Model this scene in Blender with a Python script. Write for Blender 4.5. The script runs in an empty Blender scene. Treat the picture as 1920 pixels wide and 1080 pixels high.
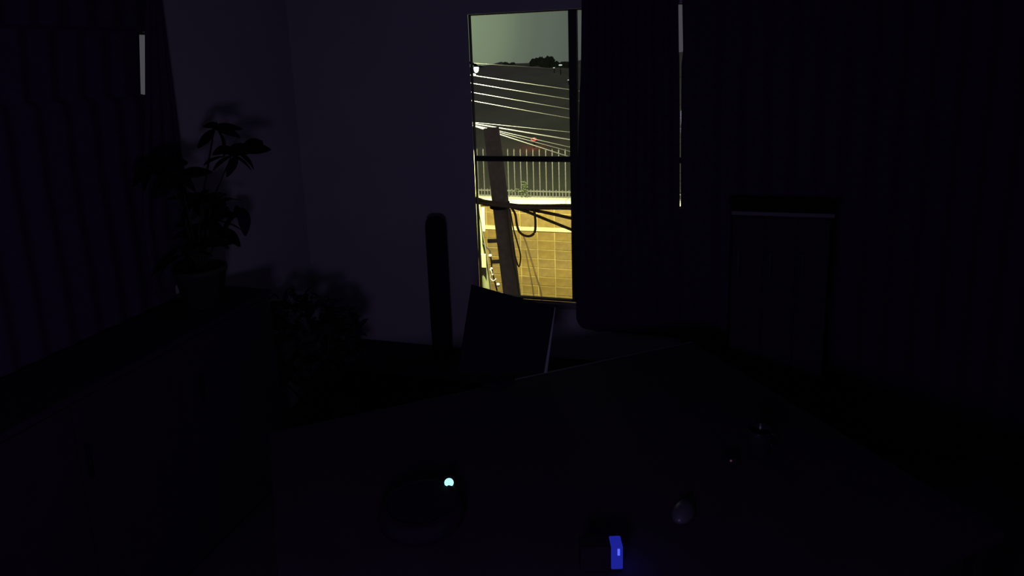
import bpy, bmesh, math, random
from mathutils import Vector, Matrix

scene = bpy.context.scene
col = scene.collection
R = math.radians

# ------------------------------------------------------------------ camera
F = 1250.0                      # focal length in pixels of the 1920 px frame
PX, PY = 960.0, 365.0           # principal point (cropped sensor)
HEAD, PITCH, ROLL = R(16.4), R(11.3), 0.033
CAM = Vector((0.0, 0.0, 2.0))
fwd = Vector((-math.sin(HEAD) * math.cos(PITCH), math.cos(HEAD) * math.cos(PITCH), -math.sin(PITCH)))
r0 = Vector((math.cos(HEAD), math.sin(HEAD), 0))
u0 = r0.cross(fwd)
right = r0 * math.cos(ROLL) - u0 * math.sin(ROLL)
up = u0 * math.cos(ROLL) + r0 * math.sin(ROLL)
cd = bpy.data.cameras.new('camera')
cd.sensor_width = 36.0
cd.lens = F / 1920.0 * 36.0
cd.shift_y = -(540.0 - PY) / 1920.0
cd.clip_start = 0.05
cd.clip_end = 600
cam = bpy.data.objects.new('camera', cd)
col.objects.link(cam)
M = Matrix((right, up, -fwd)).transposed().to_4x4()
M.translation = CAM
cam.matrix_world = M
scene.camera = cam

# ------------------------------------------------------------------ view + world
scene.view_settings.view_transform = 'Standard'
scene.view_settings.look = 'None'
scene.view_settings.gamma = 1.0
scene.view_settings.use_curve_mapping = False
scene.view_settings.exposure = 0.0

world = bpy.data.worlds.new('night_sky')
scene.world = world
world.use_nodes = True
nt = world.node_tree
nt.nodes.clear()
wo = nt.nodes.new('ShaderNodeOutputWorld')
bg = nt.nodes.new('ShaderNodeBackground')
tc = nt.nodes.new('ShaderNodeTexCoord')
# street lamp's haze put into the sky colour, fading away all round it
glow_dir = Vector((-0.40, 0.90, 0.06)).normalized()
dot = nt.nodes.new('ShaderNodeVectorMath'); dot.operation = 'DOT_PRODUCT'
dot.inputs[1].default_value = glow_dir
nt.links.new(tc.outputs['Generated'], dot.inputs[0])
rmp = nt.nodes.new('ShaderNodeValToRGB')
rmp.color_ramp.interpolation = 'EASE'
e = rmp.color_ramp.elements
e[0].position = 0.0; e[0].color = (0.050, 0.042, 0.062, 1)
e[1].position = 1.0; e[1].color = (0.300, 0.390, 0.225, 1)
for p, c in ((0.90, (0.064, 0.054, 0.076, 1)), (0.962, (0.077, 0.080, 0.081, 1)), (0.985, (0.120, 0.148, 0.112, 1)), (0.995, (0.205, 0.262, 0.165, 1))):
    n = e.new(p); n.color = c
nt.links.new(dot.outputs['Value'], rmp.inputs[0])
nt.links.new(rmp.outputs[0], bg.inputs['Color'])
bg.inputs['Strength'].default_value = 1.0
nt.links.new(bg.outputs[0], wo.inputs[0])

# added dim violet fill for the room, no fixture, just below the camera
ld = bpy.data.lights.new('room_fill', 'POINT')
ld.energy = 8.5
ld.color = (0.56, 0.45, 1.0)
ld.shadow_soft_size = 0.12
lo = bpy.data.objects.new('room_fill', ld)
lo.location = (-0.25, 0.1, 1.35)
col.objects.link(lo)

# ------------------------------------------------------------------ pixel -> point helpers (each with its own real distance)
def ray(px, py):
    return (fwd + right * ((px - PX) / F) - up * ((py - PY) / F))
def at_y(px, py, Y):
    d = ray(px, py); return CAM + d * ((Y - CAM.y) / d.y)
def at_x(px, py, X):
    d = ray(px, py); return CAM + d * ((X - CAM.x) / d.x)
def at_z(px, py, Z):
    d = ray(px, py); return CAM + d * ((Z - CAM.z) / d.z)

# ------------------------------------------------------------------ materials
MATS = {}
def mat(name, c, rough=0.6, metal=0.0, c2=None, scale=8.0, bump=0.0, emit=None, estr=0.0, spec=0.5, trans=0.0):
    if name in MATS: return MATS[name]
    m = bpy.data.materials.new(name); m.use_nodes = True
    t = m.node_tree; b = t.nodes['Principled BSDF']
    b.inputs['Roughness'].default_value = rough
    b.inputs['Metallic'].default_value = metal
    b.inputs['Specular IOR Level'].default_value = spec
    if trans: b.inputs['Transmission Weight'].default_value = trans
    nz = t.nodes.new('ShaderNodeTexNoise'); nz.inputs['Scale'].default_value = scale
    nz.inputs['Detail'].default_value = 5.0
    tcn = t.nodes.new('ShaderNodeTexCoord')
    t.links.new(tcn.outputs['Object'], nz.inputs['Vector'])
    rp = t.nodes.new('ShaderNodeValToRGB')
    c2 = c2 or tuple(v * 0.8 for v in c)
    rp.color_ramp.elements[0].position = 0.32; rp.color_ramp.elements[0].color = (*c2, 1)
    rp.color_ramp.elements[1].position = 0.68; rp.color_ramp.elements[1].color = (*c, 1)
    t.links.new(nz.outputs['Fac'], rp.inputs[0])
    t.links.new(rp.outputs[0], b.inputs['Base Color'])
    if bump:
        bp = t.nodes.new('ShaderNodeBump'); bp.inputs['Strength'].default_value = bump
        t.links.new(nz.outputs['Fac'], bp.inputs['Height'])
        t.links.new(bp.outputs[0], b.inputs['Normal'])
    if emit:
        b.inputs['Emission Color'].default_value = (*emit, 1)
        b.inputs['Emission Strength'].default_value = estr
    MATS[name] = m
    return m

def glass_mat():
    m = bpy.data.materials.new('window_glass'); m.use_nodes = True
    t = m.node_tree; t.nodes.clear()
    o = t.nodes.new('ShaderNodeOutputMaterial')
    tr = t.nodes.new('ShaderNodeBsdfTransparent'); tr.inputs[0].default_value = (0.97, 0.98, 0.97, 1)
    gl = t.nodes.new('ShaderNodeBsdfGlossy'); gl.inputs['Roughness'].default_value = 0.02
    lw = t.nodes.new('ShaderNodeLayerWeight'); lw.inputs['Blend'].default_value = .5
    pw_ = t.nodes.new('ShaderNodeMath'); pw_.operation = 'POWER'; pw_.inputs[1].default_value = 5.0
    fr = t.nodes.new('ShaderNodeMath'); fr.operation = 'MULTIPLY_ADD'; fr.inputs[1].default_value = .9; fr.inputs[2].default_value = .035
    t.links.new(lw.outputs['Facing'], pw_.inputs[0]); t.links.new(pw_.outputs[0], fr.inputs[0])
    mx = t.nodes.new('ShaderNodeMixShader')
    t.links.new(fr.outputs[0], mx.inputs[0]); t.links.new(tr.outputs[0], mx.inputs[1]); t.links.new(gl.outputs[0], mx.inputs[2])
    t.links.new(mx.outputs[0], o.inputs[0])
    return m
GLASS = glass_mat()

WALL = mat('pale_wall_paint', (0.62, 0.61, 0.62), 0.9, c2=(0.57, 0.56, 0.57), scale=3, bump=0.03)
CEIL = mat('ceiling_paint', (0.30, 0.30, 0.31), 0.9, scale=3)
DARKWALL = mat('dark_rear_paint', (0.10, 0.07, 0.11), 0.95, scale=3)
FLOOR = mat('dark_floor', (0.10, 0.065, 0.10), 0.8, c2=(0.075, 0.05, 0.08), scale=6)
FRAME = mat('dark_window_frame', (0.035, 0.033, 0.032), 0.5, scale=20)
SILL = mat('sill_paint', (0.32, 0.31, 0.31), 0.7, scale=10)
CURT = mat('dark_curtain_cloth', (0.105, 0.060, 0.125), 0.95, c2=(0.085, 0.048, 0.105), scale=60, bump=0.1, spec=0.1)
LEAF = mat('leaf_green', (0.050, 0.040, 0.048), 0.8, c2=(0.035, 0.028, 0.035), scale=10, spec=0.1)
STEM = mat('stem_brown', (0.05, 0.04, 0.03), 0.8, scale=30)
SOIL = mat('soil', (0.03, 0.022, 0.018), 0.95, scale=50, bump=0.4)
POT = mat('pot_glaze', (0.06, 0.05, 0.05), 0.6, scale=10)
BLACKP = mat('black_plastic', (0.030, 0.018, 0.037), 0.85, scale=40, spec=0.1)
CABW = mat('dark_wood', (0.055, 0.032, 0.060), 0.7, c2=(0.044, 0.026, 0.050), scale=12, spec=0.2)
DESKM = mat('dark_desk_top', (0.068, 0.040, 0.070), 0.8, c2=(0.056, 0.034, 0.058), scale=9, spec=0.15)
EDGEM = mat('pale_edge_glint', (0.20, 0.19, 0.21), 0.6, scale=20)  # pale tone standing in for light caught on furniture edges
PALEP = mat('pale_side_glint', (0.62, 0.61, 0.64), 0.5, scale=20)
METAL = mat('grey_metal', (0.09, 0.085, 0.10), 0.4, metal=0.8, scale=20)

# ------------------------------------------------------------------ mesh helpers
def new_obj(name, bm, m, parent=None, smooth=False):
    me = bpy.data.meshes.new(name)
    bmesh.ops.recalc_face_normals(bm, faces=bm.faces)
    bm.to_mesh(me); bm.free()
    me.materials.append(m)
    if smooth:
        for p in me.polygons: p.use_smooth = True
    o = bpy.data.objects.new(name, me); col.objects.link(o)
    if parent: o.parent = parent
    return o
def empty(name, loc=(0, 0, 0), rz=0.0):
    o = bpy.data.objects.new(name, None); o.empty_display_size = 0.1
    o.location = loc; o.rotation_euler = (0, 0, rz); col.objects.link(o); return o
def tag(o, label=None, cat=None, group=None, kind=None):
    if label: o['label'] = label
    if cat: o['category'] = cat
    if group: o['group'] = group
    if kind: o['kind'] = kind
    return o
def box(bm, x0, x1, y0, y1, z0, z1, bevel=0.0):
    g = bmesh.ops.create_cube(bm, size=1.0)['verts']
    for v in g:
        v.co = Vector(((x0 + x1) / 2 + v.co.x * (x1 - x0), (y0 + y1) / 2 + v.co.y * (y1 - y0), (z0 + z1) / 2 + v.co.z * (z1 - z0)))
    if bevel:
        es = list({ed for v in g for ed in v.link_edges})
        bmesh.ops.bevel(bm, geom=es, offset=bevel, segments=2, affect='EDGES', profile=0.6)
    return bm
def boxobj(name, m, parent, x0, x1, y0, y1, z0, z1, bevel=0.0):
    return new_obj(name, box(bmesh.new(), x0, x1, y0, y1, z0, z1, bevel), m, parent)
def tube(bm, pts, rad, seg=8, cap=True):
    pts = [Vector(p) for p in pts]; rings = []
    n = len(pts)
    for i, p in enumerate(pts):
        d = (pts[min(i + 1, n - 1)] - pts[max(i - 1, 0)]).normalized()
        a = Vector((0, 0, 1)) if abs(d.z) < 0.9 else Vector((1, 0, 0))
        s = d.cross(a).normalized(); t = d.cross(s)
        r = rad[i] if isinstance(rad, (list, tuple)) else rad
        rings.append([bm.verts.new(p + (s * math.cos(k * 2 * math.pi / seg) + t * math.sin(k * 2 * math.pi / seg)) * r) for k in range(seg)])
    for i in range(n - 1):
        for k in range(seg):
            bm.faces.new((rings[i][k], rings[i][(k + 1) % seg], rings[i + 1][(k + 1) % seg], rings[i + 1][k]))
    if cap:
        bm.faces.new(rings[0]); bm.faces.new(rings[-1])
    return bm
def lathe(bm, prof, seg=24, cx=0, cy=0):
    rings = []
    for r, z in prof:
        if r < 1e-5: rings.append([bm.verts.new((cx, cy, z))])
        else: rings.append([bm.verts.new((cx + r * math.cos(k * 2 * math.pi / seg), cy + r * math.sin(k * 2 * math.pi / seg), z)) for k in range(seg)])
    for a, b in zip(rings, rings[1:]):
        for k in range(seg):
            k2 = (k + 1) % seg
            if len(a) == 1 and len(b) == 1: continue
            if len(a) == 1: bm.faces.new((a[0], b[k2], b[k]))
            elif len(b) == 1: bm.faces.new((a[k], a[k2], b[0]))
            else: bm.faces.new((a[k], a[k2], b[k2], b[k]))
    return bm
def sphere(bm, c, r, sub=2, sc=(1, 1, 1)):
    g = bmesh.ops.create_icosphere(bm, subdivisions=sub, radius=r)['verts']
    for v in g: v.co = Vector((v.co.x * sc[0] + c[0], v.co.y * sc[1] + c[1], v.co.z * sc[2] + c[2]))
    return bm

# ================================================================== THE ROOM
WY = 3.5            # inner face of the window wall
WT = 0.18           # its thickness
XL, XR, YB, ZC = -2.36, 1.95, -1.7, 2.85
wx0 = at_y(889, 300, WY).x               # window opening
wx1 = 1.02
wz1 = at_y(975, 22, WY).z
wz0 = at_y(1060, 566, WY).z

floor = boxobj('floor', FLOOR, None, XL - .3, XR + .3, YB - .3, WY + WT, -0.12, 0.0); tag(floor, 'dark floor of the unlit room', kind='structure')
ceil = boxobj('ceiling', CEIL, None, XL - .3, XR + .3, YB - .3, WY + WT, ZC, ZC + .12); tag(ceil, 'ceiling above the unlit room', kind='structure')
bm = bmesh.new()
box(bm, XL - .2, wx0, WY, WY + WT, 0, ZC); box(bm, wx1, XR + .2, WY, WY + WT, 0, ZC)
box(bm, wx0, wx1, WY, WY + WT, 0, wz0); box(bm, wx0, wx1, WY, WY + WT, wz1, ZC)
for v in bm.verts:                      # reveals splay outwards, so the opening widens towards the street
    if v.co.y > WY + .1:
        if abs(v.co.x - wx0) < 1e-4 and wz0 - .01 < v.co.z < wz1 + .01 or abs(v.co.x - wx0) < 1e-4: v.co.x -= .14
        if abs(v.co.z - wz0) < 1e-4: v.co.z -= .12
        if abs(v.co.z - wz1) < 1e-4: v.co.z += .02
tag(new_obj('wall_back', bm, WALL), 'pale painted wall around the lit window', kind='structure')
# left wall with its own window opening
ly0, ly1 = 0.9, at_x(296, 120, XL).y
lz1 = at_x(266, 60, XL).z
lz0 = 1.5
bm = bmesh.new()
box(bm, XL - .2, XL, YB, ly0, 0, ZC); box(bm, XL - .2, XL, ly1, WY, 0, ZC)
box(bm, XL - .2, XL, ly0, ly1, 0, lz0); box(bm, XL - .2, XL, ly0, ly1, lz1, ZC)
for v in bm.verts:
    if abs(v.co.y - ly1) < 1e-4 and v.co.x < XL - .1: v.co.y += .34
    if abs(v.co.z - lz1) < 1e-4 and v.co.x < XL - .1: v.co.z += .05
tag(new_obj('wall_left', bm, WALL), 'pale painted left wall in shadow behind the plants', kind='structure')
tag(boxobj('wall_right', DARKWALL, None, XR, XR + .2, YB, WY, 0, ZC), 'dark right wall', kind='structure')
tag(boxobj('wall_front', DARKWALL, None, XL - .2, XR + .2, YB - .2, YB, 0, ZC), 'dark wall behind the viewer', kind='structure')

# main window ---------------------------------------------------------------
win = tag(empty('window_1', (0, 0, 0)), 'wide window in pale wall, leftmost pane uncovered', kind='structure')
fy0, fy1 = WY + 0.004, WY + 0.036
ft = 0.016
bm = bmesh.new()
box(bm, wx0, wx0 + ft * .3, fy0, fy1, wz0, wz1); box(bm, wx1 - ft, wx1, fy0, fy1, wz0, wz1)
box(bm, wx0, wx1, fy0, fy1, wz0, wz0 + ft * .5); box(bm, wx0, wx1, fy0, fy1, wz1 - ft * .35, wz1)
new_obj('window_frame', bm, FRAME, win)
mx = [(at_y(1069, 300, fy0).x, at_y(1084, 300, fy0).x)]
mx.append((at_y(1284, 300, fy0).x, at_y(1301, 300, fy0).x))
mx.append((0.46, 0.51))
for a, b in mx:
    boxobj('mullion', FRAME, win, a, b, fy0 - .003, fy1 + .01, wz0, wz1, 0.004)
zt0, zt1 = at_y(980, 303.5, fy0).z, at_y(980, 293.5, fy0).z
xs = [wx0] + [v for p in mx for v in p] + [wx1]
for i in range(0, len(xs), 2):
    boxobj('transom', FRAME, win, xs[i], xs[i + 1], fy0 + .004, fy1 - .004, zt0, zt1, 0.003)
    boxobj('pane', GLASS, win, xs[i], xs[i + 1], fy0 + .014, fy0 + .018, zt1, wz1)
    boxobj('pane', GLASS, win, xs[i], xs[i + 1], fy0 + .014, fy0 + .018, wz0, zt0)
boxobj('window_sill', SILL, win, wx0 - .03, wx1 + .03, WY - .022, WY, wz0 - .035, wz0 - .008, 0.004)

# left window ----------------------------------------------------------------
w2 = tag(empty('window_2', (0, 0, 0)), 'side window hidden by dark curtain at far left', kind='structure')
gx0, gx1 = XL - 0.035, XL - 0.004
bm = bmesh.new()
box(bm, gx0, gx1, ly0, ly0 + .04, lz0, lz1); box(bm, gx0, gx1, ly1 - .004, ly1, lz0, lz1)
box(bm, gx0, gx1, ly0, ly1, lz0, lz0 + .04); box(bm, gx0, gx1, ly0, ly1, lz1 - .01, lz1)
new_obj('window_frame', bm, FRAME, w2)
lt1, lt0 = at_x(266, 178, XL - .02).z, at_x(266, 190, XL - .02).z
boxobj('transom', FRAME, w2, gx0, gx1, ly0, ly1, lt0, lt1, 0.003)
boxobj('pane', GLASS, w2, XL - .022, XL - .018, ly0, ly1, lt1, lz1)
boxobj('pane', GLASS, w2, XL - .022, XL - .018, ly0, ly1, lz0, lt0)
# curtains -------------------------------------------------------------------
def curtain(name, p0, p1, nrm, z0, z1, folds, amp, left_edge=None, right_edge=None, round_left=0.0, seed=1, nu=110, nv=110):
    """cloth hanging from p0 to p1 (xy); edges may wander with height"""
    rnd = random.Random(seed)
    p0 = Vector(p0); p1 = Vector(p1); nrm = Vector(nrm)
    L = (p1 - p0).length; d = (p1 - p0).normalized()
    ph = [rnd.uniform(-.5, .5) for _ in range(folds + 3)]
    bm = bmesh.new(); lay = []
    for s in (0.0, 0.004):
        g = []
        for j in range(nv + 1):
            v = j / nv; row = []
            for i in range(nu + 1):
                u = i / nu
                zb = z0
                if round_left:
                    q = max(0.0, 1 - u * L / round_left)
                    zb = z0 + round_left * (1 - math.sqrt(max(0.0, 1 - q * q)))
                z = zb + (z1 - zb) * v
                a = left_edge(z) if left_edge else 0.0
                b = right_edge(z) if right_edge else 0.0
                x = a + (L + b - a) * u
                k = u * folds
                f = math.sin(2 * math.pi * k + ph[int(k)] * 0.6 * (1 - v)) * amp * (0.7 + 0.3 * v)
                fade = min(1.0, u * 14, (1 - u) * 14)
                c = p0 + d * x + nrm * (f * fade + s)
                row.append(bm.verts.new((c.x, c.y, z)))
            g.append(row)
        lay.append(g)
    for s, g in enumerate(lay):
        for j in range(nv):
            for i in range(nu):
                f = (g[j][i], g[j][i + 1], g[j + 1][i + 1], g[j + 1][i])
                bm.faces.new(f if s else f[::-1])
    A, B = lay
    for j in range(nv):
        bm.faces.new((A[j][0], A[j + 1][0], B[j + 1][0], B[j][0])); bm.faces.new((A[j][nu], B[j][nu], B[j + 1][nu], A[j + 1][nu]))
    for i in range(nu):
        bm.faces.new((A[0][i], B[0][i], B[0][i + 1], A[0][i + 1])); bm.faces.new((A[nv][i], A[nv][i + 1], B[nv][i + 1], B[nv][i]))
    return new_obj(name, bm, CURT, None, True)

CY = WY - 0.055
RODZ = 2.45
def lerp(tab):
    """piecewise-linear function from (z, value) pairs"""
    tab = sorted(tab)
    def f(z):
        if z <= tab[0][0]: return tab[0][1]
        for (a, va), (b, vb) in zip(tab, tab[1:]):
            if z <= b: return va + (vb - va) * (z - a) / (b - a)
        return tab[-1][1]
    return f
def edge(pts, base):
    return lerp([(at_y(x, y, CY).z, at_y(x, y, CY).x - base) for x, y in pts])
c1x0 = at_y(1091, 300, CY).x; c1x1 = at_y(1272, 300, CY).x
c1z0 = at_y(1180, 625, CY).z
cu = curtain('curtain', (c1x0, CY), (c1x1, CY), (0, -1), c1z0, RODZ, 6, 0.012,
             left_edge=edge([(1091, -40), (1090.5, 20), (1089.8, 100), (1088.5, 150), (1087, 170), (1082, 400), (1080, 640)], c1x0),
             right_edge=edge([(1272, -40), (1272, 10), (1273, 97), (1274.0, 110), (1274.6, 250), (1274.6, 385), (1277.5, 408), (1285, 425), (1292, 640)], c1x1),
             round_left=0.075, seed=3)
tag(cu, 'short dark curtain right beside the uncovered window pane', 'curtain', 'dark curtains over the windows')
c2x0 = at_y(1280, 300, CY).x
cu = curtain('curtain', (c2x0, CY - .012), (1.6, CY - .012), (0, -1), 0.02, RODZ, 15, 0.012,
             left_edge=edge([(1279, -40), (1279.5, 10), (1281, 97), (1278, 120), (1277.0, 250), (1276.6, 385), (1276, 415), (1276, 640)], c2x0), seed=8)
tag(cu, 'wide dark curtain at the right, behind the cabinet', 'curtain', 'dark curtains over the windows')
# left-window curtain
CX = XL + 0.05
def edge_l(pts, base):
    return lerp([(at_x(x, y, CX).z, base - at_x(x, y, CX).y) for x, y in pts])
cb = at_x(260, 120, CX).y
def re_left(z, t=lerp([(at_x(x, y, CX).z, at_x(x, y, CX).y - cb) for x, y in [(284, -40), (284, 58), (259.5, 60), (262.5, 177), (280, 180), (286, 218), (292, 300), (322, 500), (345, 700)]])):
    return t(z)
cu = curtain('curtain', (CX, 0.75), (CX, cb), (1, 0), 0.02, RODZ, 14, 0.012, right_edge=re_left, seed=5, nv=300)
tag(cu, 'dark curtain over the side window at far left', 'curtain', 'dark curtains over the windows')
CN = CX + .028
nb0 = at_x(272, 120, CN).y; nb1 = at_x(318, 120, CN).y
le2 = lerp([(at_x(x, y, CN).z, at_x(x, y, CN).y - nb0) for x, y in [(271.5, -40), (271.5, 60), (272, 177), (272, 215), (268, 300), (268, 420)]])
cu = curtain('curtain', (CX + .028, nb0), (CX + .028, nb1), (1, 0), 1.06, RODZ, 3, 0.010, left_edge=le2, seed=6, nu=40)
tag(cu, 'narrow dark curtain between the thin light gap and the plant', 'curtain', 'dark curtains over the windows')
def rod(name, a, b, label):
    r = empty(name, a)
    d = Vector(b) - Vector(a)
    new_obj('rod', tube(bmesh.new(), [(0, 0, 0), d], 0.012, 12), METAL, r, True)
    for p in (Vector((0, 0, 0)), d):
        new_obj('finial', sphere(bmesh.new(), p, 0.022, 2), METAL, r, True)
    tag(r, label, 'curtain rod')
rod('curtain_rod', (c1x0 - .1, CY - .005, RODZ + .004), (1.7, CY - .005, RODZ + .004), 'metal curtain rod above the wide window')
rod('curtain_rod', (CX, 0.65, RODZ + .004), (CX, ly1 + .3, RODZ + .004), 'metal curtain rod above the side window')

# ================================================================== FURNITURE
# low cabinet along the wall under the window
lcz = at_y(760, 643, WY - .02).z
lc = empty('low_cabinet', (0, 0, 0))
lx0, lx1, lyA, lyB = -2.05, -0.17, WY - 0.42, WY - 0.02
boxobj('body', CABW, lc, lx0 + .01, lx1 - .01, lyA + .02, lyB, 0.05, lcz - .025)
boxobj('top_board', CABW, lc, lx0, lx1, lyA, lyB, lcz - .025, lcz, 0.004)
boxobj('plinth', BLACKP, lc, lx0 + .04, lx1 - .04, lyA + .06, lyB, 0.0, 0.05)
for i in range(4):
    w = (lx1 - lx0 - .02) / 4
    d = boxobj('door', CABW, lc, lx0 + .014 + i * w, lx0 + .006 + (i + 1) * w, lyA + .004, lyA + .02, 0.06, lcz - .03, 0.003)
    boxobj('handle', METAL, d, lx0 + .01 + (i + .5) * w - .05, lx0 + .01 + (i + .5) * w + .05, lyA - .012, lyA + .006, lcz - .08, lcz - .07, 0.002)
tag(lc, 'low dark cabinet along the wall under the window', 'cabinet')

# sideboard along the left wall
sbz = 1.0
sb = empty('sideboard', (0, 0, 0))
sx0, sx1, sy0, sy1 = XL + .085, XL + .44, 0.95, 2.52
boxobj('body', CABW, sb, sx0, sx1 - .018, sy0 + .01, sy1 - .01, .05, sbz - .025)
boxobj('top_board', CABW, sb, sx0, sx1, sy0, sy1, sbz - .025, sbz, .004)
boxobj('plinth', BLACKP, sb, sx0, sx1 - .05, sy0 + .03, sy1 - .03, 0, .05)
for i in range(3):
    w = (sy1 - sy0 - .02) / 3
    d = boxobj('door', CABW, sb, sx1 - .018, sx1 - .003, sy0 + .014 + i * w, sy0 + .006 + (i + 1) * w, .06, sbz - .03, .003)
    boxobj('handle', METAL, d, sx1 - .004, sx1 + .014, sy0 + .03 + i * w, sy0 + .04 + i * w, sbz - .30, sbz - .18, .002)
tag(sb, 'dark sideboard along the left wall under the side window', 'sideboard')

# slim upright tower standing on it
tp = at_y(829, 646, WY - .13)
tw = empty('tower_fan', (tp.x, WY - .13, lcz), 0.12)
th = at_y(826, 407, WY - .13).z - lcz
hw = 0.058
new_obj('base', lathe(bmesh.new(), [(0, 0), (.082, 0), (.085, .008), (.075, .02), (.04, .026), (0, .026)], 28), BLACKP, tw, True)
bm = bmesh.new()
lathe(bm, [(0, .024), (hw * .92, .024), (hw * .97, .05), (hw, .15), (hw, th - .05), (hw * .9, th - .02), (hw * .55, th - .003), (0, th)], 28)
new_obj('body', bm, BLACKP, tw, True)
for i in range(11):
    a = R(-150 + i * 12)
    bm = tube(bmesh.new(), [(math.cos(a) * hw, math.sin(a) * hw, .16), (math.cos(a) * hw, math.sin(a) * hw, th - .08)], .002, 6)
    new_obj('grille_slat', bm, BLACKP, tw)
tag(tw, 'slim dark upright tower with rounded top, standing left of the window', 'tower fan')

# desk, its far edge running diagonally
DZ = 0.745
e0 = at_z(905, 723, DZ); e1 = at_z(1290, 641, DZ)
# the far edge as a line; desk frame of reference along it
dd = (e1 - e0); dd.z = 0; dl = dd.length; da = math.atan2(dd.y, dd.x)
dk = empty('desk', (e0.x, e0.y, 0), da)
D0, D1, DW = -0.80, dl + 0.02, 1.35
boxobj('desk_top', DESKM, dk, D0, D1, -DW, -0.008, DZ - .03, DZ - .001, 0.003)
boxobj('edge_glint', EDGEM, dk, 0.02, D1, -0.008, 0.0, DZ - .03, DZ)  # painted highlight along part of the desk's far edge
for x in (D0 + .06, D1 - .06):
    for y in (-DW + .07, -.08):
        boxobj('leg', METAL, dk, x - .025, x + .025, y - .025, y + .025, 0, DZ - .03, 0.004)
boxobj('crossbar', METAL, dk, D0 + .085, D1 - .085, -.095, -.065, DZ - .10, DZ - .03)
tag(dk, 'dark desk with a thin pale far edge set at an angle', 'desk')

# monitor, tilted, seen from behind
Dm = at_z(950, 714, DZ)
TR, TL = at_z(1040, 578, DZ), None
# corner points: panel in a plane through desk line, tilted
b0 = at_z(866, 738, DZ + .015); b1 = at_z(1021, 700, DZ + .015)
ax = (b1 - b0).normalized()
fw_m = (ax.cross(Vector((0, 0, 1)))).normalized()          # towards the viewer's side
def on_plane(px, py, p, n):
    d = ray(px, py); return CAM + d * ((p - CAM).dot(n) / d.dot(n))
tilt = R(7)
pn = (fw_m * math.cos(tilt) + Vector((0, 0, 1)) * math.sin(tilt)).normalized()
q = [on_plane(860, 700, b1, pn), on_plane(1020, 699, b1, pn), on_plane(1040, 577, b1, pn), on_plane(886, 534, b1, pn)]
mn = empty('monitor', Dm)
def slab(corners, n, t0, t1):
    bm = bmesh.new()
    a = [bm.verts.new(c + n * t0 - Dm) for c in corners]; b = [bm.verts.new(c + n * t1 - Dm) for c in corners]
    bm.faces.new(a); bm.faces.new(b[::-1])
    for i in range(4): bm.faces.new((a[i], b[i], b[(i + 1) % 4], a[(i + 1) % 4]))
    return bm
new_obj('back_shell', slab(q, pn, 0.0, -0.012), BLACKP, mn)
# right edge painted pale for the window light on the panel's side
sd = (q[1] - q[0]).normalized()
ed = [q[1], q[1] + sd * .014, q[2] + sd * .004, q[2]]
o = new_obj('side_edge', slab(ed, pn, 0.0, -0.012), PALEP, mn); o['label'] = 'pale thin right edge of the panel'
cen = (q[0] + q[1]) / 2
sp = Vector((cen.x, cen.y, 0)) - Vector((Dm.x, Dm.y, 0)) - fw_m * .06
new_obj('stand', tube(bmesh.new(), [(sp.x, sp.y, 0.012), Vector((sp.x, sp.y, 0.02)), cen - Dm - pn * .006 + Vector((0, 0, .08))], 0.012, 10), BLACKP, mn, True)
bm = bmesh.new(); lathe(bm, [(0, 0), (.07, 0), (.072, .006), (.06, .012), (0, .012)], 24, sp.x, sp.y)
new_obj('stand_base', bm, BLACKP, mn, True)
tag(mn, 'dark flat panel standing tilted below the window, with a pale right edge', 'monitor')

# tall cabinet at right; pale strip paints the light on its top edge
kz = at_y(1372, 396, WY - .45).z
k0 = at_y(1372, 396, WY - .45).x
kb = empty('cabinet', (0, 0, 0))
K1 = k0 + .42
boxobj('body', CABW, kb, k0 + .01, K1 - .01, WY - .43, WY - .09, .06, kz - .022)
boxobj('top_board', CABW, kb, k0, K1, WY - .442, WY - .085, kz - .022, kz, .003)
boxobj('edge_glint', EDGEM, kb, k0, K1, WY - .45, WY - .442, kz - .016, kz)
boxobj('plinth', BLACKP, kb, k0 + .04, K1 - .04, WY - .40, WY - .09, 0, .06)
for i in range(3):
    w = (K1 - k0 - .02) / 3
    d = boxobj('door', CABW, kb, k0 + .014 + i * w, k0 + .006 + (i + 1) * w, WY - .446, WY - .43, .07, kz - .028, .003)
    boxobj('handle', METAL, d, k0 + .03 + i * w, k0 + .04 + i * w, WY - .465, WY - .444, kz - .30, kz - .18, .002)
tag(kb, 'dark cabinet at right with a faintly pale top edge', 'cabinet')

# ================================================================== PLANTS
def leaf_mesh(length, width, curl=0.25, fold=0.25):
    bm = bmesh.new(); n = 6; rows = []
    for i in range(n + 1):
        t = i / n
        w = width * math.sin(math.pi * min(1, (t * .92 + .04))) ** .8 * (1 - .25 * t)
        z = -curl * length * t * t
        rows.append([bm.verts.new((t * length, s * w * .5, z + abs(s) * w * fold * .5)) for s in (-1, 0, 1)])
    for a, b in zip(rows, rows[1:]):
        for k in range(2): bm.faces.new((a[k], b[k], b[k + 1], a[k + 1]))
    r = bmesh.ops.solidify(bm, geom=bm.faces[:], thickness=0.0015)
    return bm
def pot(parent, r, h):
    new_obj('pot', lathe(bmesh.new(), [(0, 0), (r * .72, 0), (r * .95, h * .85), (r, h * .86), (r, h), (r * .9, h), (r * .86, h * .9), (0, h * .88)], 28), POT, parent, True)
    new_obj('soil', lathe(bmesh.new(), [(0, h * .90), (r * .87, h * .895), (r * .87, h * .88), (0, h * .88)], 20), SOIL, parent)

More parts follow.
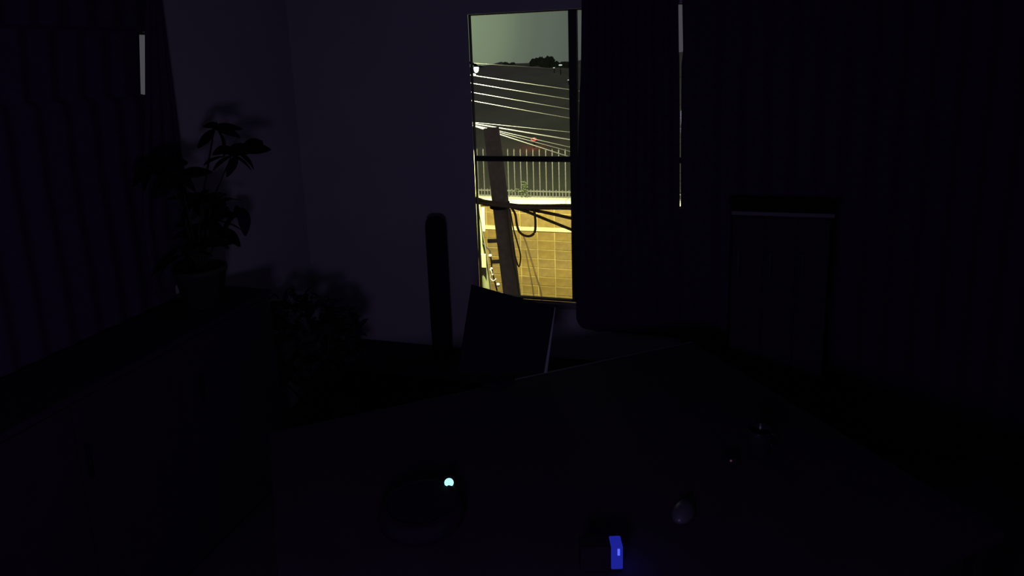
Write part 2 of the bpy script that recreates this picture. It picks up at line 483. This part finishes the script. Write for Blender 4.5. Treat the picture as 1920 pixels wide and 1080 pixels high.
rnd = random.Random(11)
PXX = -2.10
tpb = at_x(372, 480, PXX)
tall = empty('tall_potted_plant', (PXX, tpb.y, sbz))
pot(tall, .11, .17)
base = Vector((PXX, tpb.y, sbz))
lm = [leaf_mesh(.17, .085), leaf_mesh(.15, .075, .4), leaf_mesh(.19, .08, .15)]
lme = []
for i, b in enumerate(lm):
    me = bpy.data.meshes.new('leaf'); bmesh.ops.recalc_face_normals(b, faces=b.faces); b.to_mesh(me); b.free(); me.materials.append(LEAF)
    for p in me.polygons: p.use_smooth = True
    lme.append(me)
clusters = [((402, 238), 4, .05), ((438, 282), 6, .07), ((380, 372), 5, .06), ((412, 385), 6, .07), ((402, 420), 4, .06), ((335, 318), 4, .06), ((448, 392), 3, .04), ((300, 300), 3, .05), ((345, 470), 4, .07)]
for (px, py), n, sp_ in clusters:
    c = at_x(px, py, PXX + rnd.uniform(-.05, .05)) - base
    mid = Vector((c.x * .25, c.y * .4, .15 + (c.z - .15) * .55))
    st = [Vector((c.x * .1, c.y * .05, .145)), mid, c]
    new_obj('stem', tube(bmesh.new(), st, [.007, .005, .003], 6), STEM, tall, True)
    for i in range(int(n * 2)):
        o = bpy.data.objects.new('leaf', lme[rnd.randrange(3)]); col.objects.link(o); o.parent = tall
        o.location = c + Vector((rnd.uniform(-1, 1), rnd.uniform(-1, 1), rnd.uniform(-1, .6))) * sp_ * .4
        o.rotation_euler = (rnd.uniform(-1.2, 1.2), rnd.uniform(-.3, .9), rnd.uniform(0, 6.28))
        s = rnd.uniform(.55, .95); o.scale = (s, s, s)
tag(tall, 'tall dark leafy potted plant on the sideboard by the left wall', 'plant')

bb = at_y(600, 640, 2.75)
bush = empty('bushy_potted_plant', (bb.x, 2.75, 0))
pot(bush, .17, .26)
bbase = Vector((bb.x, 2.75, 0))
outline = [((525, 580), .085), ((578, 578), .09), ((620, 592), .10), ((648, 612), .08), ((652, 650), .09), ((600, 640), .14), ((545, 625), .12), ((620, 685), .09), ((565, 680), .12), ((505, 640), .09), ((520, 685), .10), ((480, 690), .09), ((500, 590), .07)]
bm = bmesh.new()
for (px, py), rr in outline:
    c = at_y(px, py, 2.75) - bbase
    for i in range(55):
        th_, ph_ = rnd.uniform(0, 6.28), math.acos(rnd.uniform(-1, 1))
        rad = rr * rnd.uniform(.25, 1)
        p = c + Vector((math.sin(ph_) * math.cos(th_), math.sin(ph_) * math.sin(th_), math.cos(ph_))) * rad
        rot = Matrix.Rotation(rnd.uniform(0, 6.28), 3, 'Z') @ Matrix.Rotation(rnd.uniform(-1, 1), 3, 'Y') @ Matrix.Rotation(rnd.uniform(-1, 1), 3, 'X')
        l, w = rnd.uniform(.05, .085), rnd.uniform(.022, .038)
        prof = [(0, 0, 0), (.35 * l, w * .5, .12 * w), (.7 * l, w * .42, .1 * w), (l, 0, -.12 * l), (.7 * l, -w * .42, .1 * w), (.35 * l, -w * .5, .12 * w)]
        vs = [bm.verts.new(p + rot @ Vector(k)) for k in prof]
        m0 = bm.verts.new(p + rot @ Vector((.5 * l, 0, -.02 * l)))
        for k in range(6): bm.faces.new((vs[k], vs[(k + 1) % 6], m0))
fo = new_obj('foliage', bm, LEAF, bush, True); fo['kind'] = 'stuff'
for (px, py), rr in outline:
    c = at_y(px, py, 2.75) - bbase
    new_obj('stem', tube(bmesh.new(), [(c.x * .12, 0, .23), (c.x * .5, c.y * .5, .23 + (c.z - .23) * .6), c], [.006, .005, .003], 5), STEM, bush, True)
tag(bush, 'dense bushy dark potted plant in the room corner', 'plant')

# ================================================================== ON THE DESK
# round dark device with cyan power light
sc_ = at_z(792, 975, DZ)
spk = empty('round_speaker', (sc_.x, sc_.y, DZ))
new_obj('body', lathe(bmesh.new(), [(0, 0), (.105, 0), (.118, .012), (.122, .03), (.116, .05), (.10, .06), (.096, .058), (.092, .058), (0, .0582)], 48), BLACKP, spk, True)
new_obj('top_ring', lathe(bmesh.new(), [(.094, .0575), (.0945, .061), (.098, .0615), (.1005, .0598)], 48), BLACKP, spk, True)
lp = at_z(842, 908, DZ + .055) - Vector((sc_.x, sc_.y, DZ))
CY_E = mat('cyan_led', (0.1, 0.4, 0.4), .4, emit=(0.42, 1.0, 0.95), estr=1.25)
# the light sits on a small raised nub at the far rim
lpd = Vector((lp.x, lp.y, 0))
new_obj('light_nub', lathe(bmesh.new(), [(0, .03), (.016, .03), (.016, .049), (.013, .053), (0, .053)], 20, lpd.x, lpd.y), BLACKP, spk, True)
o = new_obj('indicator_light', sphere(bmesh.new(), (lpd.x, lpd.y, .060), .0135, 3, (1, 1, .9)), CY_E, spk, True)
o['label'] = 'glowing cyan indicator light'
tag(spk, 'round dark device on the desk with a glowing cyan light', 'speaker')

# blue glowing stand
bpz = at_z(1150, 1062, DZ)
hub = empty('usb_hub', (bpz.x, bpz.y, DZ), HEAD)
bh = .068
boxobj('body', BLACKP, hub, -.085, -.008, -.02, .03, 0, bh + .004, .004)
BL = mat('blue_lit_plastic', (0.02, 0.02, 0.2), .35, emit=(0.010, 0.014, 0.27), estr=1.0)
boxobj('light_strip', BL, hub, -.008, .022, -.016, .026, .004, bh, .004)['label'] = 'blue glowing end of the device'
BH = mat('blue_led_core', (0.1, 0.1, .5), .3, emit=(0.10, 0.14, 0.95), estr=1.1)
boxobj('indicator_light', BH, hub, .008, .014, -.0175, -.015, bh * .66, bh * .93, .001)
boxobj('foot', BLACKP, hub, -.08, .018, -.018, .028, 0, .004)
tag(hub, 'small black device on the desk with a glowing blue end', 'usb hub')
bl = bpy.data.lights.new('blue_led_glow', 'POINT'); bl.energy = .012; bl.color = (.04, .06, 1); bl.shadow_soft_size = .012
blo = bpy.data.objects.new('blue_led_glow', bl); col.objects.link(blo); blo.parent = hub; blo.location = (.045, 0, .05)

# computer mouse catching the blue light
mp = at_z(1282, 962, DZ)
ms = empty('computer_mouse', (mp.x, mp.y, DZ), HEAD + R(-35))
MGREY = mat('grey_plastic', (.12, .11, .14), .35, scale=30)
bm = bmesh.new(); sphere(bm, (0, 0, 0), 1, 3, (.031, .052, .03))
for v in bm.verts:
    if v.co.z < 0: v.co.z = 0
    v.co.x *= 1 - .15 * max(0, v.co.y / .052)
new_obj('shell', bm, MGREY, ms, True)
new_obj('scroll_wheel', tube(bmesh.new(), [(-.004, .026, .0245), (.004, .026, .0245)], .007, 14), BLACKP, ms, True)
tag(ms, 'small grey mouse on the desk between blue light and cup', 'mouse')

# cup and a little charger further back
cp = at_z(1422, 850, DZ)
cup = empty('cup', (cp.x, cp.y, DZ), HEAD)
CUPM = mat('cup_glaze', (.035, .03, .045), .2, scale=20)
new_obj('cup_body', lathe(bmesh.new(), [(0, 0), (.028, 0), (.032, .006), (.037, .085), (.0355, .087), (.034, .084), (.029, .01), (0, .008)], 32), CUPM, cup, True)
new_obj('handle', tube(bmesh.new(), [(.033, 0, .068), (.052, 0, .066), (.06, 0, .048), (.052, 0, .03), (.031, 0, .024)], .005, 8), CUPM, cup, True)
tag(cup, 'dark glossy cup standing at the right of the desk', 'cup')
gp = at_z(1367, 868, DZ)
ch = empty('charger', (gp.x, gp.y, DZ), HEAD)
boxobj('body', BLACKP, ch, -.022, .022, -.016, .016, 0, .026, .004)
RD = mat('dim_red_led', (.1, .03, .05), .4, emit=(.045, .02, .035), estr=1.0)
new_obj('indicator_light', sphere(bmesh.new(), (0, -.015, .018), .004, 2), RD, ch, True)
tag(ch, 'tiny black charger beside the cup with a dim light', 'charger')

# ================================================================== OUTSIDE
OY = 16.0                                   # far wall across the street
GZ = -6.0
ASPH = mat('asphalt', (.06, .06, .058), .9, c2=(.045, .045, .044), scale=20)
tag(boxobj('street', ASPH, None, -60, 40, WY + WT + .3, OY, GZ - .2, GZ), 'dark street below the window', kind='structure')
BLK = mat('yellow_block', (.36, .245, .056), .85, c2=(.235, .15, .034), scale=5, bump=.3)
BLK2 = mat('tan_block', (.33, .23, .066), .85, c2=(.22, .145, .04), scale=6, bump=.3)
MORT = mat('pale_mortar', (.58, .46, .15), .9, c2=(.36, .265, .075), scale=2.2)
COPE = mat('pale_coping', (.93, .92, .74), .8, c2=(.86, .85, .66), scale=6)
BANDM = mat('cream_string_course', (.93, .84, .42), .8, c2=(.80, .70, .32), scale=3)
cz1 = at_y(1010, 370.5, OY).z                 # top of the wall's coping
cz0 = at_y(1010, 386, OY).z
# the wall
rw = tag(empty('retaining_wall', (-3.6, OY, GZ)), 'yellow lamplit block wall across the street', 'wall')
RX0, RX1 = -9.5, 6.0
def rl(o): o.location = Vector(o.location) - Vector((-3.6, OY, GZ)); return o
rl(boxobj('mortar_core', MORT, rw, RX0, RX1, OY + .002, OY + .35, GZ, cz0))
vx = [at_y(x, 470, OY).x for x in (976.5, 1008.8, 1041, 1073)]
pw = (vx[3] - vx[0]) / 3
rowz = [at_y(1010, y, OY).z for y in (386, 403, 419, 436.5)]
ph_ = (at_y(1010, 450.5, OY).z - at_y(1010, 552, OY).z) / 6
rows = [(at_y(1010, 400, OY).z, cz0)]
rows.append((at_y(1010, 426, OY).z, rows[0][0]))
zz = rows[-1][0] - (at_y(1010, 427, OY).z - at_y(1010, 434, OY).z)      # a projecting string course sits here
band = (zz, rows[-1][0])
rl(boxobj('string_course', BANDM, rw, RX0, RX1, OY - .045, OY + .02, band[0], band[1], .008))
rows.append((at_y(1010, 450.5, OY).z, zz))
while len(rows) < 13:
    a = rows[-1][0]; rows.append((a - ph_, a))
g = .013
rows = rows[::1]
bmesh_cache = {}
nb = 0
rr = random.Random(4)
for zi0, zi1 in rows:
    h = round(zi1 - zi0 - 2 * g, 4)
    if h not in bmesh_cache:
        ml = []
        for mm in (BLK, BLK2):
            b = box(bmesh.new(), -pw / 2 + g, pw / 2 - g, -.012, .02, -h / 2, h / 2, .006)
            me = bpy.data.meshes.new('block'); bmesh.ops.recalc_face_normals(b, faces=b.faces); b.to_mesh(me); b.free(); me.materials.append(mm); ml.append(me)
        bmesh_cache[h] = ml
    for i in range(-9, 14):
        o = bpy.data.objects.new('block', bmesh_cache[h][0 if rr.random() < .65 else 1]); col.objects.link(o); o.parent = rw
        o.location = Vector((vx[0] + (i + .5) * pw, OY + rr.uniform(-.006, .004), (zi0 + zi1) / 2)) - Vector((-3.6, OY, GZ))
        nb += 1
for i in range(10):
    x0 = RX0 + i * (RX1 - RX0) / 10
    rl(boxobj('coping_slab', COPE, rw, x0 + .004, x0 + (RX1 - RX0) / 10 - .004, OY - .09, OY + .42, cz0, cz0 + (cz1 - cz0) * .8, .01))
capz = cz0 + (cz1 - cz0) * .8

# fence of pales on the wall
FY = OY + .22
fn = empty('fence', (-3.6, FY, capz))
FM = mat('pale_fence_metal', (.20, .196, .165), .6, c2=(.12, .118, .10), scale=30)
def fl(o): o.location = Vector(o.location) - Vector((-3.6, FY, capz)); return o
fz1 = at_y(1010, 279, FY).z; fzr = at_y(1010, 359, FY).z
fp = at_y(1012, 320, FY).x - at_y(1000.1, 320, FY).x
fx0 = at_y(1000.1, 320, FY).x
pm = box(bmesh.new(), -.011, .011, -.008, .008, 0, fz1 - capz - .05)
bmesh.ops.create_cone(pm, segments=4, radius1=.018, radius2=0, depth=.06, cap_ends=True, matrix=Matrix.Translation((0, 0, fz1 - capz - .02)))
pme = bpy.data.meshes.new('pale'); pm.to_mesh(pme); pm.free(); pme.materials.append(FM)
for i in range(-26, 44):
    o = bpy.data.objects.new('pale', pme); col.objects.link(o); o.parent = fn
    o.location = Vector((fx0 + i * fp, FY, capz)) - Vector((-3.6, FY, capz))
sm = box(bmesh.new(), -.009, .009, -.007, .007, 0, fzr - capz + .05)
sme = bpy.data.meshes.new('short_pale'); sm.to_mesh(sme); sm.free(); sme.materials.append(FM)
for i in range(-26, 43):
    o = bpy.data.objects.new('short_pale', sme); col.objects.link(o); o.parent = fn
    o.location = Vector((fx0 + (i + .5) * fp, FY, capz)) - Vector((-3.6, FY, capz))
for z, t in ((fzr, .018), (capz + .02, .018)):
    fl(boxobj('rail', FM, fn, fx0 - 26.4 * fp, fx0 + 43.4 * fp, FY + .008, FY + .03, z - t, z + t))
tag(fn, 'pale metal paling fence on top of the block wall', 'fence')

# scrappy climber on the fence
sh = at_y(985, 372, FY - .03)
VINE = mat('vine_leaf', (.17, .21, .10), .8, c2=(.10, .13, .06), scale=14)
vn = empty('climbing_plant', (sh.x, FY - .05, capz))
bm = bmesh.new(); rv = random.Random(2)
for i in range(120):
    t = rv.random(); p = Vector((rv.uniform(-.12, .12) * (1 - .8 * t), rv.uniform(-.05, .0), t * .42))
    if rv.random() < .25: p = Vector((rv.uniform(-.34, 0), rv.uniform(-.05, 0), .17 + rv.uniform(-.05, .06)))
    rot = Matrix.Rotation(rv.uniform(0, 6.28), 3, 'Z') @ Matrix.Rotation(rv.uniform(-1.4, 1.4), 3, 'X')
    l = rv.uniform(.04, .075)
    vs = [bm.verts.new(p + rot @ Vector(k)) for k in ((0, 0, 0), (l * .5, l * .3, .01), (l, 0, -.01), (l * .5, -l * .3, .01))]
    bm.faces.new(vs)
new_obj('foliage', bm, VINE, vn)['kind'] = 'stuff'
new_obj('stem', tube(bmesh.new(), [(.0, 0, 0), (.02, -.01, .2), (-.01, -.01, .4)], .008, 5), STEM, vn)
tag(vn, 'small pale green climber on the fence above the wall', 'plant')

# hill behind -----------------------------------------------------------------
HILL = mat('hill_scrub', (.36, .41, .25), .95, c2=(.26, .295, .18), scale=.35)
bm = bmesh.new(); nx, ny = 90, 30; grid = []
sky_tab = lerp([(-60, -1.2), (-32, -.8), (-24, 1.4), (-19, 1.75), (-13, 1.85), (-8, 2.0), (0, 2.4), (10, 2.6), (30, 3.0), (60, 2.6)])
rh = random.Random(9)
def hill_z(x, y):
    v = max(0.0, (y - OY - .36) / 40)
    s_ = max(0.0, (v - .24) / .76)
    low = capz - 3.6
    return low + (sky_tab(x) - low) * (s_ ** .75) + .12 * math.sin(x * .7 + v * 7) * s_
for j in range(ny + 1):
    v = j / ny; row = []
    y = OY + .36 + 40 * v ** 1.3
    for i in range(nx + 1):
        x = -48 + 84 * i / nx
        row.append(bm.verts.new((x, y, hill_z(x, y) + rh.uniform(-.14, .14) * min(1, v * 4))))
    grid.append(row)
for j in range(ny):
    for i in range(nx): bm.faces.new((grid[j][i], grid[j][i + 1], grid[j + 1][i + 1], grid[j + 1][i]))
# closed skirt so the hill is a solid body
bot = [[bm.verts.new((grid[j][i].co.x, grid[j][i].co.y, GZ)) for i in (0, nx)] for j in range(ny + 1)]
back = [bm.verts.new((grid[ny][i].co.x, grid[ny][i].co.y + .5, GZ)) for i in range(nx + 1)]
for i in range(nx): bm.faces.new((grid[ny][i], grid[ny][i + 1], back[i + 1], back[i]))
tag(new_obj('hill', bm, HILL, None, True), 'dark scrubby hillside rising behind the fence', kind='structure')
bpy.context.view_layer.update()
HY = OY + .36 + 40

# trees on the skyline -----------------------------------------------------------
TREE = mat('tree_leaf', (.055, .075, .04), .95, c2=(.035, .05, .028), scale=3)
def tree(name, px, py_top, py_bot, wpx, Y, seed, label, n=9):
    r_ = random.Random(seed)
    b = at_y(px, py_bot, Y); t = at_y(px, py_top, Y); H = t.z - b.z
    W = abs(at_y(px + wpx / 2, py_bot, Y).x - at_y(px - wpx / 2, py_bot, Y).x)
    root = empty(name, (b.x, Y, b.z - .6))
    bm = bmesh.new()
    for i in range(n):
        u = (i + .5) / n * 2 - 1
        c = Vector((u * W * .42, r_.uniform(-.4, .4), .6 + H * r_.uniform(.25, .6) * (1 - .35 * abs(u))))
        rad = H * r_.uniform(.28, .4)
        g_ = bmesh.ops.create_icosphere(bm, subdivisions=3, radius=rad)['verts']
        for v in g_:
            nrm = v.co.normalized()
            v.co = c + v.co * (1 + .16 * math.sin(nrm.x * 11 + i) * math.sin(nrm.z * 9 + seed) + r_.uniform(-.09, .09))
    new_obj('crown', bm, TREE, root)
    new_obj('trunk', tube(bmesh.new(), [(0, 0, 0), (.05, 0, .3), (0, 0, .6 + H * .4)], [.14, .12, .08], 8), STEM, root)
    tag(root, label, 'tree', 'trees on the skyline')
TY = HY - 1.0
tree('hilltop_tree', 1023, 99, 133, 50, TY, 5, 'tallest dark tree on the skyline in the window', 7)
tree('hilltop_tree', 955, 114, 134, 66, TY, 6, 'low wide tree clump on the skyline, left of the tallest', 9)
tree('hilltop_tree', 1061, 109, 133, 32, TY - 1, 7, 'tree on the skyline beside the window frame, right of the tallest', 5)
tree('hilltop_tree', 896, 121, 137, 34, TY, 8, 'low tree clump on the skyline behind the street lamp', 6)

# far lights ------------------------------------------------------------------------
FARL = mat('far_lamp_glow', (.6, .6, .6), .5, emit=(.75, .85, .75), estr=.75)
DKM = mat('dark_pole_paint', (.03, .03, .03), .9, spec=.1)
def far_lamp(px, py, Y, r, label, h=1.2):
    p = at_y(px, py, Y)
    root = empty('distant_lamp', (p.x, Y, p.z - h))
    new_obj('pole', tube(bmesh.new(), [(0, 0, 0), (0, 0, h)], .03, 6), DKM, root)
    new_obj('bulb', sphere(bmesh.new(), (0, -.05, h), r, 2, (1.5, 1, .6)), FARL, root, True)
    tag(root, label, 'lamp', 'far lights on the hill')
far_lamp(1051, 122, TY - 4, .10, 'brightest far white light among the skyline trees')
far_lamp(1039, 127, TY - 4, .055, 'faint far light just left of the brightest one')
far_lamp(1066, 150, TY - 8, .05, 'faint far light beside the window frame, below the trees')

# red light
ry = OY + 2
while True:                                  # stands just in front of the hillside
    p_ = at_y(1001, 261, ry)
    if p_.z < hill_z(p_.x, ry) + .45: break
    ry += .1
rs = ry / 20.2
rp_ = at_y(1001, 261, ry)
REDM = mat('red_glow', (.5, .1, .08), .5, emit=(1.0, .25, .18), estr=.75)
REDC = mat('red_core', (.8, .4, .3), .5, emit=(1.0, .65, .5), estr=1.0)
rdl = empty('red_beacon', (rp_.x, ry, rp_.z - 1.4 * rs)); rdl.scale = (rs, rs, rs)
bm = bmesh.new()
tube(bm, [(math.cos(k * math.pi / 12) * .085, -.02, 1.4 + math.sin(k * math.pi / 12) * .038) for k in range(25)], .013, 6, False)
new_obj('glowing_ring', bm, REDM, rdl, True)
new_obj('lens', sphere(bmesh.new(), (0.01, -.03, 1.425), .026, 2), REDC, rdl, True)
new_obj('housing', lathe(bmesh.new(), [(0, 1.34), (.05, 1.34), (.05, 1.44), (0, 1.46)], 14, 0, .03), DKM, rdl, True)
new_obj('post', tube(bmesh.new(), [(0, .03, 0), (0, .03, 1.35)], .02, 6), DKM, rdl)
tag(rdl, 'small glowing red light beyond the fence', 'lamp')
rl_ = bpy.data.lights.new('red_glow_light', 'POINT'); rl_.energy = 3.5; rl_.color = (1, .1, .06); rl_.shadow_soft_size = .05
rlo = bpy.data.objects.new('red_glow_light', rl_); col.objects.link(rlo); rlo.parent = rdl; rlo.location = (0, -.12, 1.42)

# street lamp ------------------------------------------------------------------------
SY = 11.2
pt = at_y(866, 150, SY)
STL = mat('pale_green_post', (.40, .43, .21), .7, c2=(.33, .36, .17), scale=10)
sl = empty('street_lamp', (pt.x, SY, GZ))
top_z = 2.25
vecp = lambda p: Vector(p) - Vector((pt.x, SY, GZ))
b_at = at_y(909, 520, SY)
dxz = (b_at.x - pt.x) / (b_at.z - pt.z)
def pole_x(z): return pt.x + (z - pt.z) * dxz
new_obj('post', tube(bmesh.new(), [vecp((pole_x(z), SY, z)) for z in (GZ, GZ + 3, -1, 1, top_z)], [.085, .08, .072, .065, .05], 16), STL, sl, True)
LY = SY - .75
lpnt = at_y(893, 131, LY)
new_obj('arm', tube(bmesh.new(), [vecp((pole_x(2.1), SY, 2.1)), vecp((pole_x(2.2) - .02, SY - .4, 2.2)), vecp((pole_x(2.2) + .03, LY, 2.17)), vecp((lpnt.x, LY, lpnt.z + .075))], .02, 8), DKM, sl, True)
new_obj('hood', lathe(bmesh.new(), [(0, .085), (.022, .08), (.047, .05), (.048, .045), (.03, .055), (0, .06)], 20), DKM, sl, True).location = vecp((lpnt.x, LY, lpnt.z))
LAMPM = mat('lamp_bulb', (.9, .9, .8), .5, emit=(1, 1, .86), estr=6.0)
bm = bmesh.new()
lathe(bm, [(0, -.045), (.022, -.04), (.036, -.01), (.042, .03), (.036, .045), (0, .05)], 20)
new_obj('bulb', bm, LAMPM, sl, True).location = vecp(lpnt)
bm = bmesh.new(); sphere(bm, (0, 0, 0), .03, 2, (1.3, 1, .6))
pb = at_y(888, 140, LY)
new_obj('bulb', bm, LAMPM, sl, True).location = vecp(pb)
PLT = mat('cream_plate', (.95, .93, .55), .6, scale=10)
for (x0, y0, x1, y1) in ((902.5, 389, 910, 434), (902.5, 476, 912, 502)):
    a = at_y(x0, y0, SY - .09); b = at_y(x1, y1, SY - .09)
    c = at_y((x0 + x1) / 2, (y0 + y1) / 2, SY - .09)
    bm = box(bmesh.new(), -(b.x - a.x) / 2, (b.x - a.x) / 2, -.01, .01, -(a.z - b.z) / 2, (a.z - b.z) / 2, .004)
    o = new_obj('plate', bm, PLT, sl); o.location = vecp(c); o['label'] = 'cream plate on the lamp post'
WHI = mat('white_ceramic', (.75, .75, .55), .4, scale=10)
rk = [at_y(919, 470, SY - .12), at_y(923, 510, SY - .12), at_y(932, 545, SY - .12)]
new_obj('insulator_rack', tube(bmesh.new(), [vecp((pole_x(rk[0].z + .15), SY - .02, rk[0].z + .15))] + [vecp(p) for p in rk], .014, 8), DKM, sl, True)
for x, y, r in ((919, 480, .032), (921.5, 504, .024), (934, 534, .032), (923, 515, .02)):
    new_obj('insulator', lathe(bmesh.new(), [(0, -r), (r * .7, -r * .9), (r, 0), (r * .7, r * .9), (0, r)], 14), WHI, sl, True).location = vecp(at_y(x, y, SY - .15))
tag(sl, 'bright street lamp on a pale green post at the window edge', 'street lamp')
pl = bpy.data.lights.new('street_lamp_light', 'SPOT'); pl.energy = 4700; pl.spot_size = R(176); pl.spot_blend = .25; pl.color = (1.0, .97, .58); pl.shadow_soft_size = .05
plo = bpy.data.objects.new('street_lamp_light', pl); col.objects.link(plo); plo.parent = sl; plo.location = vecp(lpnt + Vector((0.04, .10, -.02)))
plo.rotation_euler = Vector((0.3, 1, -.25)).to_track_quat('-Z', 'Y').to_euler()    # spot turned across the street to keep lamp light out of the room

# leaning utility pole ------------------------------------------------------------------
UY = 9.2
WOODP = mat('dark_pole_wood', (.52, .47, .27), .9, c2=(.40, .36, .20), scale=14, bump=.2)
ub = at_y(966, 600, UY); ut = at_y(921, 240, UY)
ud = (ut - ub).normalized()
ufoot = ub + ud * ((GZ - ub.z) / ud.z)
up_ = empty('utility_pole', ufoot)
new_obj('shaft', tube(bmesh.new(), [(0, 0, 0), (ub - ufoot), (ut - ufoot)], [.145, .135, .115], 20), WOODP, up_, True)
for (y0, x0, x1) in ((452, 915, 935), (491, 922, 942)):
    a = at_y(x0, y0, UY) - ufoot; b = at_y(x1, y0 - 1, UY) - ufoot
    new_obj('bracket', tube(bmesh.new(), [a, b], .032, 8), WOODP, up_)
# clamp collar where the cable bundle is tied
cz = at_y(937, 384, UY) - ufoot
new_obj('clamp', lathe(bmesh.new(), [(.135, -.05), (.148, -.045), (.148, .045), (.135, .05)], 20, cz.x, cz.y), DKM, up_, True).location.z = cz.z
tag(up_, 'dark leaning utility pole in front of the block wall', 'utility pole')

# cables ------------------------------------------------------------------------------------
CBD = mat('dark_cable_sheath', (.34, .27, .13), .85, scale=20, spec=.2)
CBL = mat('pale_cable', (.0075, .0078, .0062), .6, scale=20)
def cable(name, pts, Y, rad, m, label, group=None, sag=0.0, n=24, ext=None):
    P = [at_y(x, y, yy) for (x, y), yy in zip(pts, Y if isinstance(Y, (list, tuple)) else [Y] * len(pts))]
    out = []
    if len(P) == 2:
        for i in range(n + 1):
            t = i / n; p = P[0].lerp(P[1], t); p.z -= sag * 4 * t * (1 - t); out.append(p)
    else:
        # Catmull-Rom through the points
        Q = [P[0] * 2 - P[1]] + P + [P[-1] * 2 - P[-2]]
        for i in range(1, len(Q) - 2):
            for k in range(8):
                t = k / 8; a, b, c, d = Q[i - 1], Q[i], Q[i + 1], Q[i + 2]
                out.append(.5 * ((2 * b) + (c - a) * t + (2 * a - 5 * b + 4 * c - d) * t * t + (3 * b - a - 3 * c + d) * t ** 3))
        out.append(P[-1])
    o0 = out[0].copy()
    ob = new_obj(name, tube(bmesh.new(), [p - o0 for p in out], rad, 8), m, None, True)
    ob.location = o0
    tag(ob, label, 'cable', group)
    return ob
def extend(a, b, x): return (x, a[1] + (b[1] - a[1]) * (x - a[0]) / (b[0] - a[0]))
ordn = ['topmost', 'second', 'third', 'lowest']
hw_ = [((887, 141), (1032, 161)), ((886, 156), (1068, 184)), ((886, 173), (1070, 203)), ((887, 189), (1070, 220))]
for i, (a, b) in enumerate(hw_):
    cable('overhead_wire', [extend(a, b, 868), extend(a, b, 1420)], [SY - .25, SY + 1.2], .0062, CBL, '%s of the four parallel pale wires below the skyline' % ordn[i], 'parallel overhead wires', sag=.02)
cable('overhead_wire', [(868, 117), (1300, 146)], [SY - .3, SY + 9], .0045, CBL, 'short pale wire above the street lamp bulb', 'parallel overhead wires')
fan = [((893, 230), (1070, 248), .006, 'topmost faint wire of the fan spreading from the lamp post'),
       ((893, 233), (1072, 263), .015, 'thickest pale wire of the fan, near its top'),
       ((893, 236), (1072, 277), .008, 'middle pale wire of the fan passing the red light'),
       ((893, 238), (1072, 296), .013, 'pale wire sloping most steeply, reaching the dark bar'),
       ((893, 237), (1072, 285), .007, 'thin pale wire of the fan just under the red light')]
for a, b, r, lb in fan:
    cable('service_wire', [extend(a, b, 874), extend(a, b, 1350)], [SY - .08, SY + .6], r, CBL, lb, 'wires fanning out from the lamp post')
# thick dark bundle of cables at the pole
bz = [((885, 374), (935, 381), (1000, 388), (1075, 388), (1200, 391), (1420, 399)), ((890, 371), (935, 383), (1010, 385.5), (1075, 385), (1210, 388), (1420, 394)), ((888, 379), (940, 386), (1000, 390), (1075, 391), (1200, 396), (1420, 405))]
names = ['middle dark cable of the thick bundle crossing the wall top', 'upper dark cable of the thick bundle crossing the wall top', 'lower dark cable of the thick bundle crossing the wall top']
for k, pts in enumerate(bz):
    cable('bundled_cable', pts, UY - .15 - .03 * k, (.026, .021, .022)[k], CBD, names[k], 'thick cable bundle')
cable('hanging_cable', [(950, 386), (985, 396), (1035, 416), (1075, 432), (1180, 474)], UY - .15, .022, CBD, 'dark cable sloping steeply down to the right from the pole', 'sloping cables')
cable('hanging_cable', [(960, 386), (1000, 394), (1040, 402), (1075, 410), (1200, 436)], UY - .13, .024, CBD, 'dark cable sloping gently under the thick bundle', 'sloping cables')
cable('hanging_cable', [(958, 388), (966, 402), (970, 425), (977, 438), (991, 443), (1002, 436), (1004, 415), (1001, 392)], UY - .18, .018, CBD, 'dark cable hanging in a U-shaped loop beside the pole', 'loose cables')
cable('hanging_cable', [(956, 392), (963, 430), (970, 455), (976, 480), (973, 500), (966, 480), (962, 455)], UY - .16, .011, CBD, 'thin dark cable hooked beside the pole below the loop', 'loose cables')
cable('hanging_cable', [(950, 390), (955, 440), (962, 490), (969, 520), (972, 545), (978, 590)], UY - .15, .012, CBD, 'thin dark cable running down the side of the pole', 'loose cables')
cable('hanging_cable', [(893, 362), (899, 400), (905, 440), (912, 480), (917, 520), (922, 560)], LY + .1, .012, mat('pale_green_cable', (.6, .62, .38), .6), 'pale cable curving down in front of the lamp post', 'loose cables')
cable('hanging_cable', [(919, 505), (922, 512), (920, 522), (925, 527), (930, 523)], SY - .2, .011, WHI, 'small white curl of cable left of the pole', 'loose cables')
# brown tubes close to the wall, standing in for slanting cable shadows
cable('cable_shadow', [(981, 440), (987, 456), (994, 480), (1003, 510), (1012, 540), (1019, 580)], OY - .08, .02, mat('shadow_brown', (.16, .11, .04), .9), 'thin brown cable shadow slanting down the block wall face', 'cable shadows on the wall')
cable('cable_shadow', [(985, 470), (991, 500), (997, 530), (1002, 570)], OY - .07, .015, MATS['shadow_brown'], 'second thin brown cable shadow lower on the block wall', 'cable shadows on the wall')
print('blocks', nb)
